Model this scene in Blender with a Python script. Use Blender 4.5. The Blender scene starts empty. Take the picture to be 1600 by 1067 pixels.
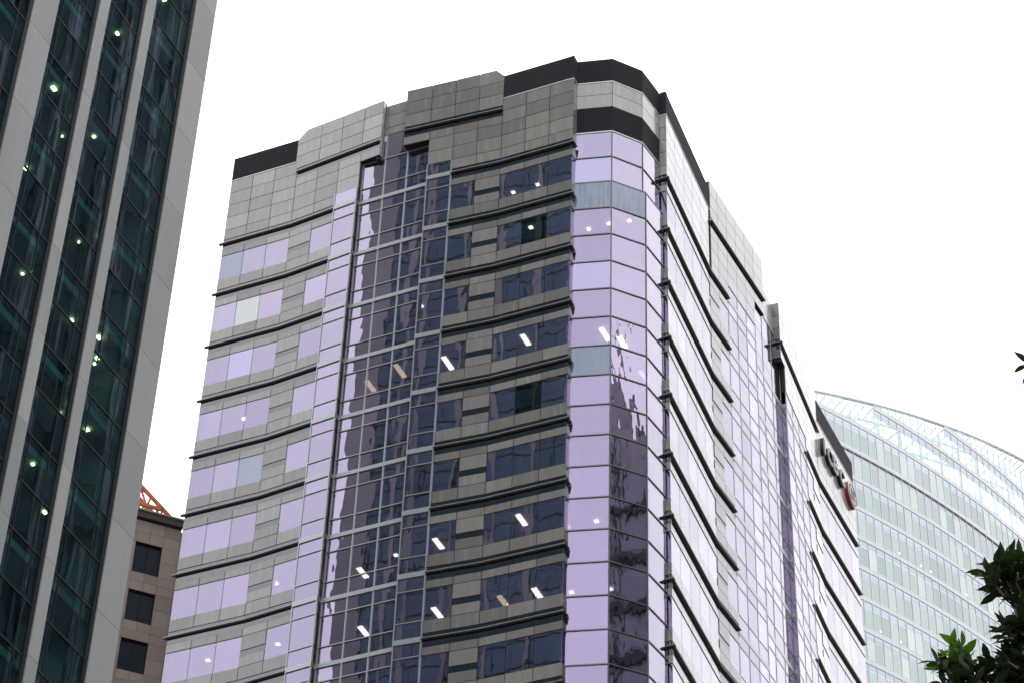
import bpy, bmesh, math, random
from mathutils import Vector, Matrix

random.seed(7)
S = bpy.context.scene
COL = S.collection

# ------------------------------------------------------------------ camera
CAM_H = 1.6
PITCH, ROLL = math.radians(40.236), math.radians(2.282)
cd = bpy.data.cameras.new('camera')
cam = bpy.data.objects.new('camera', cd); COL.objects.link(cam)
cd.sensor_width = 36.0; cd.lens = 88.92; cd.clip_start = 0.1; cd.clip_end = 4000
fw = Vector((0, math.cos(PITCH), math.sin(PITCH))); rt = Vector((1, 0, 0)); up = Vector((0, -math.sin(PITCH), math.cos(PITCH)))
r2 = rt * math.cos(ROLL) + up * math.sin(ROLL); u2 = -rt * math.sin(ROLL) + up * math.cos(ROLL)
m = Matrix((r2, u2, -fw)).transposed().to_4x4(); m.translation = (0, 0, CAM_H)
cam.matrix_world = m
S.camera = cam

# ------------------------------------------------------------------ sky, sun, exposure
SUN_EL, SUN_AZ = math.radians(62), math.radians(100)      # behind the cloud, from the right
w = bpy.data.worlds.new('World'); S.world = w; w.use_nodes = True
nt = w.node_tree; nt.nodes.clear()
sky = nt.nodes.new('ShaderNodeTexSky'); sky.sky_type = 'NISHITA'; sky.sun_disc = False
sky.sun_elevation = SUN_EL; sky.sun_rotation = SUN_AZ; sky.dust_density = 6; sky.air_density = 1.0
hs = nt.nodes.new('ShaderNodeHueSaturation'); hs.inputs['Saturation'].default_value = 0.05
nt.links.new(sky.outputs[0], hs.inputs['Color'])
mx = nt.nodes.new('ShaderNodeMixRGB'); mx.inputs[0].default_value = 0.9     # even cloud cover
tcw = nt.nodes.new('ShaderNodeTexCoord')
cn = nt.nodes.new('ShaderNodeTexNoise'); cn.inputs['Scale'].default_value = 3.2; cn.inputs['Detail'].default_value = 5; cn.inputs['Roughness'].default_value = 0.55
nt.links.new(tcw.outputs['Generated'], cn.inputs['Vector'])
cr = nt.nodes.new('ShaderNodeValToRGB'); cr.color_ramp.elements[0].position = 0.32; cr.color_ramp.elements[1].position = 0.68
cr.color_ramp.elements[0].color = (12.4, 12.6, 13.3, 1); cr.color_ramp.elements[1].color = (17.3, 16.9, 16.9, 1)
nt.links.new(cn.outputs['Fac'], cr.inputs[0]); nt.links.new(cr.outputs[0], mx.inputs[2])
nt.links.new(hs.outputs[0], mx.inputs[1])
bg = nt.nodes.new('ShaderNodeBackground'); bg.inputs['Strength'].default_value = 0.125
nt.links.new(mx.outputs[0], bg.inputs['Color'])
wo = nt.nodes.new('ShaderNodeOutputWorld'); nt.links.new(bg.outputs[0], wo.inputs['Surface'])
sl = bpy.data.lights.new('sun', 'SUN'); sl.energy = 0.7; sl.angle = math.radians(25); sl.color = (1, 0.97, 0.93)
so = bpy.data.objects.new('sun', sl); COL.objects.link(so)
sd = Vector((math.sin(SUN_AZ) * math.cos(SUN_EL), math.cos(SUN_AZ) * math.cos(SUN_EL), math.sin(SUN_EL)))
so.rotation_euler = sd.to_track_quat('Z', 'Y').to_euler(); so.location = (60, 0, 200)
S.view_settings.view_transform = 'Standard'; S.view_settings.look = 'None'
S.view_settings.exposure = 0.32; S.view_settings.gamma = 1.0; S.view_settings.use_curve_mapping = False
S.render.engine = 'CYCLES'
S.cycles.use_denoising = True
S.cycles.max_bounces = 8; S.cycles.glossy_bounces = 5; S.cycles.transparent_max_bounces = 16
S.cycles.sample_clamp_indirect = 6

# ------------------------------------------------------------------ node helpers and materials
def new_mat(name):
    mt = bpy.data.materials.new(name); mt.use_nodes = True
    t = mt.node_tree; t.nodes.clear()
    out = t.nodes.new('ShaderNodeOutputMaterial')
    def N(typ, **kw):
        n = t.nodes.new(typ)
        for k, v in kw.items():
            if k in n.inputs: n.inputs[k].default_value = v
            else: setattr(n, k, v)
        return n
    def L(a, b): t.links.new(a, b)
    return mt, N, L, out

def rnd_socket(N, L):
    oi = N('ShaderNodeObjectInfo'); at = N('ShaderNodeAttribute', attribute_name='rnd')
    ad = N('ShaderNodeMath', operation='ADD'); L(oi.outputs['Random'], ad.inputs[0]); L(at.outputs['Fac'], ad.inputs[1])
    fr = N('ShaderNodeMath', operation='FRACT'); L(ad.outputs[0], fr.inputs[0])
    return fr.outputs[0]

def mathn(N, L, op, a, b=None):
    n = N('ShaderNodeMath', operation=op)
    for i, v in enumerate((a, b)):
        if v is None: continue
        if isinstance(v, (int, float)): n.inputs[i].default_value = v
        else: L(v, n.inputs[i])
    return n.outputs[0]

def glass(name, r0, graze, trans, wob=0.004, wscale=(1.1, 1.1, 0.55), var=0.06, body=None, stain=None, dirt=0.0, gexp=5.0):
    """Reflective glazing: tinted mirror reflection that whitens at grazing angles, the rest passes through."""
    mt, N, L, out = new_mat(name)
    rnd = rnd_socket(N, L)
    tc = N('ShaderNodeTexCoord'); mp = N('ShaderNodeMapping'); mp.inputs['Scale'].default_value = wscale
    L(tc.outputs['Object'], mp.inputs['Vector'])
    wv = mathn(N, L, 'MULTIPLY', rnd, 173.0)
    no = N('ShaderNodeTexNoise', noise_dimensions='4D'); no.inputs['Scale'].default_value = 1.0
    no.inputs['Detail'].default_value = 1.6; no.inputs['Roughness'].default_value = 0.5
    L(mp.outputs[0], no.inputs['Vector']); L(wv, no.inputs['W'])
    bp = N('ShaderNodeBump'); bp.inputs['Strength'].default_value = 1.0; bp.inputs['Distance'].default_value = wob
    L(no.outputs['Fac'], bp.inputs['Height'])
    lw = N('ShaderNodeLayerWeight'); lw.inputs['Blend'].default_value = 0.5
    p5 = mathn(N, L, 'POWER', lw.outputs['Facing'], gexp)
    cm = N('ShaderNodeMixRGB'); cm.inputs[1].default_value = (*r0, 1); cm.inputs[2].default_value = (*graze, 1)
    L(p5, cm.inputs[0])
    hv = N('ShaderNodeHueSaturation'); vv = mathn(N, L, 'MULTIPLY_ADD', rnd, var * 2)
    vv.node.inputs[2].default_value = 1 - var
    L(vv, hv.inputs['Value']); L(cm.outputs[0], hv.inputs['Color'])
    gl = N('ShaderNodeBsdfGlossy'); gl.inputs['Roughness'].default_value = 0.0
    L(hv.outputs[0], gl.inputs['Color']); L(bp.outputs[0], gl.inputs['Normal'])
    if trans: 
        tr = N('ShaderNodeBsdfTransparent'); tr.inputs['Color'].default_value = (*trans, 1)
    else: tr = None
    ad = N('ShaderNodeAddShader'); L(gl.outputs[0], ad.inputs[0])
    if body:
        df = N('ShaderNodeBsdfDiffuse'); 
        bc = N('ShaderNodeHueSaturation'); bc.inputs['Color'].default_value = (*body, 1)
        b2 = mathn(N, L, 'MULTIPLY_ADD', mathn(N, L, 'FRACT', mathn(N, L, 'MULTIPLY', rnd, 37.7)), 0.5)
        b2.node.inputs[2].default_value = 0.75
        L(b2, bc.inputs['Value'])
        if stain:
            sm = N('ShaderNodeMapping'); sm.inputs['Scale'].default_value = (9, 9, 0.7); L(tc.outputs['Object'], sm.inputs['Vector'])
            sn = N('ShaderNodeTexNoise', noise_dimensions='4D'); sn.inputs['Scale'].default_value = 1.0; sn.inputs['Detail'].default_value = 4
            L(sm.outputs[0], sn.inputs['Vector']); L(wv, sn.inputs['W'])
            cr = N('ShaderNodeValToRGB'); cr.color_ramp.elements[0].position = 0.38; cr.color_ramp.elements[1].position = 0.62
            L(sn.outputs['Fac'], cr.inputs[0])
            sx = N('ShaderNodeMixRGB'); L(cr.outputs[0], sx.inputs[0]); L(bc.outputs[0], sx.inputs[1]); sx.inputs[2].default_value = (*stain, 1)
            L(sx.outputs[0], df.inputs['Color'])
        else: L(bc.outputs[0], df.inputs['Color'])
        if tr:
            a2 = N('ShaderNodeAddShader'); L(df.outputs[0], a2.inputs[0]); L(tr.outputs[0], a2.inputs[1]); L(a2.outputs[0], ad.inputs[1])
        else: L(df.outputs[0], ad.inputs[1])
    elif dirt > 0:
        # faint streaks of dust on the outer face
        sm = N('ShaderNodeMapping'); sm.inputs['Scale'].default_value = (7, 7, 0.5); L(tc.outputs['Object'], sm.inputs['Vector'])
        sn = N('ShaderNodeTexNoise', noise_dimensions='4D'); sn.inputs['Scale'].default_value = 1.0; sn.inputs['Detail'].default_value = 3
        L(sm.outputs[0], sn.inputs['Vector']); L(wv, sn.inputs['W'])
        dm = N('ShaderNodeMixRGB'); L(sn.outputs['Fac'], dm.inputs[0]); dm.inputs[1].default_value = (0, 0, 0, 1); dm.inputs[2].default_value = (dirt, dirt, dirt, 1)
        df = N('ShaderNodeBsdfDiffuse'); L(dm.outputs[0], df.inputs['Color'])
        a2 = N('ShaderNodeAddShader'); L(df.outputs[0], a2.inputs[0]); L(tr.outputs[0], a2.inputs[1]); L(a2.outputs[0], ad.inputs[1])
    else: L(tr.outputs[0], ad.inputs[1])
    L(ad.outputs[0], out.inputs['Surface'])
    return mt

def stone(name, c1, c2, rough=0.18, spec=0.5, grain=0.12, streak=0.26, ior=1.5, coat=0.0):
    mt, N, L, out = new_mat(name)
    rnd = rnd_socket(N, L)
    tc = N('ShaderNodeTexCoord')
    base = N('ShaderNodeMixRGB'); base.inputs[1].default_value = (*c1, 1); base.inputs[2].default_value = (*c2, 1); L(rnd, base.inputs[0])
    wv = mathn(N, L, 'MULTIPLY', rnd, 91.0)
    g = N('ShaderNodeTexNoise', noise_dimensions='4D'); g.inputs['Scale'].default_value = 14; g.inputs['Detail'].default_value = 6; g.inputs['Roughness'].default_value = 0.75
    L(tc.outputs['Object'], g.inputs['Vector']); L(wv, g.inputs['W'])
    mp = N('ShaderNodeMapping'); mp.inputs['Scale'].default_value = (3.5, 3.5, 0.35); L(tc.outputs['Object'], mp.inputs['Vector'])
    st = N('ShaderNodeTexNoise', noise_dimensions='4D'); st.inputs['Scale'].default_value = 1.0; st.inputs['Detail'].default_value = 4
    L(mp.outputs[0], st.inputs['Vector']); L(wv, st.inputs['W'])
    gv = mathn(N, L, 'MULTIPLY_ADD', g.outputs['Fac'], grain * 2); gv.node.inputs[2].default_value = 1 - grain
    sv = mathn(N, L, 'MULTIPLY_ADD', st.outputs['Fac'], streak * 2); sv.node.inputs[2].default_value = 1 - streak
    v = mathn(N, L, 'MULTIPLY', gv, sv)
    hv = N('ShaderNodeHueSaturation'); L(v, hv.inputs['Value']); L(base.outputs[0], hv.inputs['Color'])
    p = N('ShaderNodeBsdfPrincipled'); L(hv.outputs[0], p.inputs['Base Color'])
    rr = mathn(N, L, 'MULTIPLY_ADD', st.outputs['Fac'], rough); rr.node.inputs[2].default_value = rough * 0.6
    L(rr, p.inputs['Roughness']); p.inputs['Specular IOR Level'].default_value = spec; p.inputs['IOR'].default_value = ior
    p.inputs['Coat Weight'].default_value = coat; p.inputs['Coat Roughness'].default_value = 0.07; p.inputs['Coat IOR'].default_value = 1.5
    L(p.outputs[0], out.inputs['Surface'])
    return mt

def plain(name, c, rough=0.5, metal=0.0, spec=0.5, var=0.1, nscale=3.0, stretch=(1, 1, 1)):
    mt, N, L, out = new_mat(name)
    tc = N('ShaderNodeTexCoord'); mp = N('ShaderNodeMapping'); mp.inputs['Scale'].default_value = stretch; L(tc.outputs['Object'], mp.inputs['Vector'])
    no = N('ShaderNodeTexNoise'); no.inputs['Scale'].default_value = nscale; no.inputs['Detail'].default_value = 4; L(mp.outputs[0], no.inputs['Vector'])
    v = mathn(N, L, 'MULTIPLY_ADD', no.outputs['Fac'], var * 2); v.node.inputs[2].default_value = 1 - var
    hv = N('ShaderNodeHueSaturation'); hv.inputs['Color'].default_value = (*c, 1); L(v, hv.inputs['Value'])
    p = N('ShaderNodeBsdfPrincipled'); L(hv.outputs[0], p.inputs['Base Color'])
    p.inputs['Roughness'].default_value = rough; p.inputs['Metallic'].default_value = metal; p.inputs['Specular IOR Level'].default_value = spec
    L(p.outputs[0], out.inputs['Surface'])
    return mt

def ribbed(name, c, freq, rough=0.5):
    """sheet metal screen with fine vertical ribs"""
    mt, N, L, out = new_mat(name)
    tc = N('ShaderNodeTexCoord')
    wv = N('ShaderNodeTexWave', wave_type='BANDS', bands_direction='X'); wv.inputs['Scale'].default_value = freq; wv.inputs['Distortion'].default_value = 0.3
    L(tc.outputs['Object'], wv.inputs['Vector'])
    bp = N('ShaderNodeBump'); bp.inputs['Strength'].default_value = 0.6; bp.inputs['Distance'].default_value = 0.03; L(wv.outputs['Fac'], bp.inputs['Height'])
    no = N('ShaderNodeTexNoise'); no.inputs['Scale'].default_value = 1.5; no.inputs['Detail'].default_value = 5; L(tc.outputs['Object'], no.inputs['Vector'])
    v = mathn(N, L, 'MULTIPLY_ADD', no.outputs['Fac'], 0.5); v.node.inputs[2].default_value = 0.75
    hv = N('ShaderNodeHueSaturation'); hv.inputs['Color'].default_value = (*c, 1); L(v, hv.inputs['Value'])
    p = N('ShaderNodeBsdfPrincipled'); L(hv.outputs[0], p.inputs['Base Color']); p.inputs['Roughness'].default_value = rough
    p.inputs['Specular IOR Level'].default_value = 0.12
    L(bp.outputs[0], p.inputs['Normal']); L(p.outputs[0], out.inputs['Surface'])
    return mt

def emit(name, c, strength):
    mt, N, L, out = new_mat(name)
    e = N('ShaderNodeEmission'); e.inputs['Color'].default_value = (*c, 1); e.inputs['Strength'].default_value = strength
    L(e.outputs[0], out.inputs['Surface']); return mt

M = {}
M['lilac'] = glass('lilac_mirror_glass', (0.162, 0.139, 0.221), (0.47, 0.467, 0.472), (0.38, 0.36, 0.39), dirt=0.02, gexp=1.55, wob=0.0085, var=0.08, wscale=(0.85, 0.85, 0.35))
M['lilac_bay'] = glass('lilac_bay_glass', (0.162, 0.139, 0.221), (0.47, 0.467, 0.472), (0.38, 0.36, 0.39), dirt=0.02, gexp=1.55, wob=0.013, var=0.05, wscale=(1.7, 1.7, 0.6))
M['pane_slate'] = glass('slate_blind_glass', (0.12, 0.13, 0.17), (0.5, 0.5, 0.55), None, body=(0.19, 0.21, 0.235))
M['pane_white'] = glass('white_blind_glass', (0.10, 0.11, 0.11), (0.5, 0.5, 0.5), None, body=(0.72, 0.74, 0.74))
M['pane_mauve'] = glass('mauve_blind_glass', (0.20, 0.18, 0.26), (0.7, 0.7, 0.75), None, body=(0.14, 0.11, 0.13))
M['pane_pale'] = glass('pale_blue_glass', (0.24, 0.22, 0.33), (0.7, 0.7, 0.75), None, body=(0.10, 0.11, 0.12))
M['pane_green'] = glass('dark_green_glass', (0.055, 0.068, 0.072), (0.6, 0.6, 0.6), (0.42, 0.46, 0.44))
M['pane_teal'] = glass('weathered_teal_glass', (0.09, 0.10, 0.125), (0.6, 0.6, 0.65), None, body=(0.085, 0.15, 0.175), stain=(0.19, 0.185, 0.24))
M['stone'] = stone('grey_polished_granite', (0.20, 0.20, 0.195), (0.325, 0.32, 0.305), rough=0.22, spec=0.5, coat=0.5)
M['stone_shaded'] = stone('buff_granite_shaded', (0.155, 0.15, 0.137), (0.24, 0.232, 0.21), rough=0.22, spec=0.5, coat=0.5)  # darker copy of the granite, the right wing's lesser skylight put into its colour
M['backing'] = plain('dark_joint_backing', (0.03, 0.03, 0.03), 0.9)
M['strip'] = plain('polished_grey_strip', (0.13, 0.135, 0.14), 0.1, 1.0, 0.5, 0.1, 2.0, (1, 1, 6))
M['ledge'] = plain('dark_metal_ledge', (0.23, 0.23, 0.235), 0.3, 0.45, 0.5, 0.05, 1.0)
M['mull'] = plain('silver_grey_mullion', (0.38, 0.385, 0.40), 0.35, 0.5, 0.5, 0.12)
M['reveal'] = plain('dark_navy_reveal', (0.02, 0.02, 0.032), 0.35, 0.0, 0.4)
M['mull_dark'] = plain('grey_bay_mullion', (0.16, 0.16, 0.165), 0.4, 0.4)
M['band'] = plain('pale_aluminium_band', (0.40, 0.42, 0.44), 0.28, 0.3, 0.5, 0.12, 2.5, (0.6, 1, 14))
M['parapet'] = ribbed('dark_plum_ribbed_screen', (0.02, 0.017, 0.022), 7.0, 0.75)
M['trim'] = plain('pale_metal_trim', (0.55, 0.58, 0.58), 0.35, 0.3)
M['inside'] = plain('office_dark_inside', (0.10, 0.10, 0.105), 0.8)
M['ceiling'] = plain('office_ceiling', (0.35, 0.34, 0.32), 0.8)
M['lamp'] = emit('fluorescent_lamp', (1, 0.93, 0.78), 6.5)
M['lamp_dim'] = emit('dim_fluorescent_lamp', (1, 0.82, 0.5), 2.2)
M['roof'] = plain('roof_grey', (0.25, 0.25, 0.25), 0.8)
M['tstone'] = stone('tower_grey_stone', (0.205, 0.212, 0.213), (0.27, 0.275, 0.272), rough=0.35, spec=0.4, streak=0.12)
M['tglass'] = glass('tower_dark_teal_glass', (0.038, 0.046, 0.066), (0.6, 0.63, 0.66), (0.46, 0.66, 0.65), wob=0.0065, wscale=(1.0, 1.0, 0.2))
M['tmull'] = plain('tower_black_mullion', (0.012, 0.014, 0.016), 0.6, 0.0, 0.2)
M['tinside'] = plain('tower_dim_inside', (0.16, 0.20, 0.19), 0.8)
M['tlamp'] = emit('tower_lamp', (1, 0.84, 0.42), 12.0)
M['brown'] = stone('brown_wall_tile', (0.29, 0.235, 0.21), (0.355, 0.295, 0.262), rough=0.45, spec=0.3, streak=0.12)
M['cornice'] = plain('dark_brown_cornice', (0.06, 0.052, 0.048), 0.6)
M['bglass'] = glass('brown_house_dark_glass', (0.03, 0.036, 0.045), (0.5, 0.5, 0.5), (0.42, 0.46, 0.5))
M['orange'] = plain('orange_steel_paint', (0.55, 0.17, 0.085), 0.5, 0.0, 0.4, 0.25, 4.0)
M['mint'] = glass('mint_curtain_glass', (0.178, 0.205, 0.204), (0.7, 0.72, 0.72), None, wob=0.003, var=0.07, body=(0.13, 0.152, 0.15))
M['mint_blind'] = glass('mint_glass_with_blind', (0.205, 0.225, 0.222), (0.7, 0.72, 0.72), None, wob=0.003, var=0.07, body=(0.19, 0.21, 0.205))
M['mint_band'] = plain('pale_blue_white_spandrel', (0.44, 0.475, 0.49), 0.3, 0.0, 0.6, 0.06)
M['mint_strip'] = glass('blue_grey_spandrel_glass', (0.20, 0.22, 0.245), (0.7, 0.7, 0.75), None, wob=0.003, var=0.05, body=(0.19, 0.21, 0.235))
M['mint_clear'] = glass('clear_crown_glass', (0.07, 0.08, 0.08), (0.6, 0.62, 0.62), (0.66, 0.69, 0.685), wob=0.002, body=(0.10, 0.12, 0.118))
M['mint_mull'] = plain('grey_lilac_mullion', (0.58, 0.58, 0.61), 0.5, 0.0)
M['mint_steel'] = plain('white_crown_steel', (0.68, 0.74, 0.73), 0.5)
M['mint_line'] = plain('brown_expansion_joint', (0.16, 0.13, 0.12), 0.6)
M['asphalt'] = plain('asphalt', (0.05, 0.05, 0.05), 0.85, 0, 0.3, 0.2, 0.8)
M['sign_black'] = plain('black_sign_side', (0.012, 0.012, 0.014), 0.4)
M['sign_face'] = plain('charcoal_sign_face', (0.03, 0.03, 0.035), 0.3)
M['sign_rim'] = plain('pale_sign_rim', (0.6, 0.6, 0.62), 0.35, 0.2)
M['sign_red'] = plain('red_sign_paint', (0.35, 0.03, 0.04), 0.45)
M['sign_maroon'] = plain('dark_maroon_sign_paint', (0.08, 0.006, 0.015), 0.4)
M['sign_white'] = plain('white_sign_paint', (0.75, 0.74, 0.74), 0.45)
M['lfin'] = stone('pale_fin_cladding', (0.40, 0.39, 0.41), (0.48, 0.47, 0.49), rough=0.5, spec=0.3)
M['ltower'] = stone('light_tower_cladding', (0.24, 0.23, 0.25), (0.3, 0.29, 0.31), rough=0.5, spec=0.3)
M['dtower'] = stone('dark_tower_cladding', (0.05, 0.055, 0.06), (0.07, 0.075, 0.08), rough=0.5, spec=0.3)
M['dglass'] = glass('dark_tower_glass', (0.035, 0.045, 0.05), (0.6, 0.6, 0.6), None, body=(0.012, 0.02, 0.024), wob=0.006)
M['mglass'] = glass('mid_grey_block_glass', (0.06, 0.065, 0.08), (0.6, 0.6, 0.6), None, body=(0.34, 0.33, 0.37), wob=0.006)
M['bark'] = plain('grey_brown_bark', (0.10, 0.08, 0.06), 0.9, 0, 0.2, 0.3, 8.0)

def leaf_mat(name, c, tl):
    mt, N, L, out = new_mat(name)
    rnd = rnd_socket(N, L)
    hv = N('ShaderNodeHueSaturation'); hv.inputs['Color'].default_value = (*c, 1)
    v = mathn(N, L, 'MULTIPLY_ADD', rnd, 0.7); v.node.inputs[2].default_value = 0.6; L(v, hv.inputs['Value'])
    p = N('ShaderNodeBsdfPrincipled'); L(hv.outputs[0], p.inputs['Base Color']); p.inputs['Roughness'].default_value = 0.32; p.inputs['Specular IOR Level'].default_value = 0.45
    t = N('ShaderNodeBsdfTranslucent'); t.inputs['Color'].default_value = (*tl, 1)
    a = N('ShaderNodeMixShader'); a.inputs[0].default_value = 0.3; L(p.outputs[0], a.inputs[1]); L(t.outputs[0], a.inputs[2])
    L(a.outputs[0], out.inputs['Surface']); return mt
M['leaf'] = leaf_mat('dark_ficus_leaf', (0.014, 0.024, 0.01), (0.02, 0.04, 0.006))
M['leaf_young'] = leaf_mat('young_green_leaf', (0.036, 0.085, 0.012), (0.10, 0.24, 0.015))

# ------------------------------------------------------------------ object helpers
def thing(name, label, cat, loc, rz=0.0, group=None):
    o = bpy.data.objects.new(name, None); COL.objects.link(o)
    o.location = loc; o.rotation_euler = (0, 0, rz); o.empty_display_size = 1.0
    o['label'] = label; o['category'] = cat
    if group: o['group'] = group
    return o

def link_mesh(name, me, mat, parent, matrix=None, kind=None):
    o = bpy.data.objects.new(name, me); COL.objects.link(o)
    if mat is not None:
        if not me.materials: me.materials.append(mat)
        elif me.materials[0] != mat:
            o.material_slots[0].link = 'OBJECT'; o.material_slots[0].material = mat
    if parent is not None: o.parent = parent
    if matrix is not None: o.matrix_local = matrix
    if kind: o['kind'] = kind
    return o

CUBE_F = [(0, 3, 2, 1), (4, 5, 6, 7), (0, 1, 5, 4), (1, 2, 6, 5), (2, 3, 7, 6), (3, 0, 4, 7)]
def cube_v(x, y, z):
    return [(-x, -y, -z), (x, -y, -z), (x, y, -z), (-x, y, -z), (-x, -y, z), (x, -y, z), (x, y, z), (-x, y, z)]
_boxes = {}
def box_mesh(x, y, z):
    key = (round(x, 3), round(y, 3), round(z, 3))
    if key not in _boxes:
        me = bpy.data.meshes.new('box'); me.from_pydata(cube_v(x / 2, y / 2, z / 2), [], CUBE_F); _boxes[key] = me
    return _boxes[key]

LEDGE_P = [(-0.05, 0.046), (0.085, 0.046)] + [(0.085 + 0.046 * math.cos(t), 0.046 * math.sin(t)) for t in [math.radians(a) for a in (60, 30, 0, -30, -60)]] + [(0.085, -0.046), (-0.05, -0.046)]
_ledges = {}
def ledge_mesh(x):
    key = round(x, 3)
    if key not in _ledges:
        n = len(LEDGE_P); vs = [(-x / 2, -o, z) for o, z in LEDGE_P] + [(x / 2, -o, z) for o, z in LEDGE_P]
        fs = [(i, (i + 1) % n, n + (i + 1) % n, n + i) for i in range(n)] + [tuple(range(n))[::-1], tuple(range(n, 2 * n))]
        me = bpy.data.meshes.new('ledge'); me.from_pydata(vs, [], fs)
        _ledges[key] = me
    return _ledges[key]

class Merge:
    """small or far pieces kept as real geometry in one part"""
    def __init__(s): s.v = []; s.f = []; s.r = []
    def add(s, verts, faces, r=None):
        b = len(s.v); s.v += verts; s.f += [tuple(i + b for i in f) for f in faces]
        r = random.random() if r is None else r
        s.r += [r] * len(faces)
    def box(s, mat4, x, y, z):
        s.add([tuple(mat4 @ Vector(p)) for p in cube_v(x / 2, y / 2, z / 2)], CUBE_F)
    def build(s, name, mat, parent, kind='stuff'):
        if not s.v: return None
        me = bpy.data.meshes.new(name); me.from_pydata(s.v, [], s.f)
        a = me.attributes.new('rnd', 'FLOAT', 'FACE'); a.data.foreach_set('value', s.r)
        return link_mesh(name, me, mat, parent, None, kind)

class Seg:
    """a straight stretch of wall in plan; s runs left to right seen from outside, o is outward"""
    def __init__(s, a, b):
        s.a = Vector(a); d = Vector(b) - s.a; s.len = d.length; s.e = d / s.len; s.n = Vector((s.e.y, -s.e.x)); s.ang = math.atan2(s.e.y, s.e.x)
    def mat(s, c, o, z):
        p = s.a + s.e * c + s.n * o
        mt = Matrix.Rotation(s.ang, 4, 'Z'); mt.translation = (p.x, p.y, z); return mt
    def prm(s, s0, s1, z0, z1, o0, o1):
        return s.mat((s0 + s1) / 2, (o0 + o1) / 2, (z0 + z1) / 2), abs(s1 - s0), abs(o1 - o0), abs(z1 - z0)

def piece(seg, s0, s1, z0, z1, o0, o1, name, mat, parent, tilt=0.0):
    mt, x, y, z = seg.prm(s0, s1, z0, z1, o0, o1)
    if tilt: mt = mt @ Matrix.Rotation(random.gauss(0, tilt), 4, 'Z') @ Matrix.Rotation(random.gauss(0, tilt), 4, 'X')
    return link_mesh(name, box_mesh(x, y, z), mat, parent, mt)

def poly_piece(seg, pts, o0, o1, name, mat, parent):
    n = len(pts); vs = []
    for o in (o0, o1):
        for (a, z) in pts:
            p = seg.a + seg.e * a + seg.n * o; vs.append((p.x, p.y, z))
    fs = [tuple(range(n))[::-1], tuple(range(n, 2 * n))] + [(i, (i + 1) % n, n + (i + 1) % n, n + i) for i in range(n)]
    me = bpy.data.meshes.new(name); me.from_pydata(vs, [], fs)
    bm = bmesh.new(); bm.from_mesh(me); bmesh.ops.recalc_face_normals(bm, faces=bm.faces); bm.to_mesh(me); bm.free()
    return link_mesh(name, me, mat, parent)

def prism(name, pts, z0, z1, mat, parent, kind=None):
    n = len(pts); vs = [(x, y, z0) for x, y in pts] + [(x, y, z1) for x, y in pts]
    fs = [tuple(range(n))[::-1], tuple(range(n, 2 * n))] + [(i, (i + 1) % n, n + (i + 1) % n, n + i) for i in range(n)]
    me = bpy.data.meshes.new(name); me.from_pydata(vs, [], fs)
    bm = bmesh.new(); bm.from_mesh(me); bmesh.ops.recalc_face_normals(bm, faces=bm.faces); bm.to_mesh(me); bm.free()
    return link_mesh(name, me, mat, parent, None, kind)

def tube_rings(path, radii, sides=6):
    vs, fs = [], []
    for i, p in enumerate(path):
        p = Vector(p); d = (Vector(path[min(i + 1, len(path) - 1)]) - Vector(path[max(i - 1, 0)])).normalized()
        a = d.orthogonal().normalized(); b = d.cross(a)
        for k in range(sides):
            t = 2 * math.pi * k / sides
            vs.append(tuple(p + (a * math.cos(t) + b * math.sin(t)) * radii[i]))
    for i in range(len(path) - 1):
        for k in range(sides):
            k2 = (k + 1) % sides
            fs.append((i * sides + k, i * sides + k2, (i + 1) * sides + k2, (i + 1) * sides + k))
    fs.append(tuple(range(sides))[::-1]); fs.append(tuple(range((len(path) - 1) * sides, len(path) * sides)))
    return vs, fs

def beam(p0, p1, w, h):
    p0, p1 = Vector(p0), Vector(p1); d = p1 - p0
    q = d.to_track_quat('X', 'Z').to_matrix().to_4x4(); q.translation = (p0 + p1) / 2
    return q, d.length, w, h

# ------------------------------------------------------------------ ground
gm = bpy.data.meshes.new('ground')
gm.from_pydata([(-1500, -1500, 0), (1500, -1500, 0), (1500, 1500, 0), (-1500, 1500, 0)], [], [(0, 1, 2, 3)])
g = link_mesh('ground', gm, M['asphalt'], None); g['kind'] = 'structure'

# ================================================================== the lilac glass office tower
TH = math.radians(-25.056)
OX, OY = -16.711, 106.338
H = 3.8; Z0 = 96.429 + CAM_H
Z = lambda k: Z0 + k * H
UX = Vector((math.cos(TH), math.sin(TH))); UY = Vector((-math.sin(TH), math.cos(TH)))
def W(u, v): p = Vector((OX, OY)) + UX * u + UY * v; return (p.x, p.y)

tower = thing('office_tower', 'tall grey stone office tower with lilac mirror windows and a faceted glass corner bay', 'building', (OX, OY, 0), TH)
NS = 11                                             # storeys in view, counted down from the top ledge
K_STRIP_T, K_STRIP_B, K_WT, K_WB = 0.085, -0.12, -0.245, -0.722
GAP = 0.017

side_stone, side_glass, shaded_stone, back_all = Merge(), Merge(), Merge(), Merge()

def panel(seg, s0, s1, k0, k1, ind=True, mat='stone', o=0.0):
    g_ = GAP
    if ind: piece(seg, s0 + g_, s1 - g_, Z(k0) + g_, Z(k1) - g_, o - 0.06, o + random.uniform(-0.003, 0.003), 'stone_panel', M[mat], tower, 0.0012)
    else:
        mt, x, y, z = seg.prm(s0 + g_, s1 - g_, Z(k0) + g_, Z(k1) - g_, o - 0.06, o); (shaded_stone if mat == 'stone_shaded' else side_stone).box(mt, x, y, z)

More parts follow.
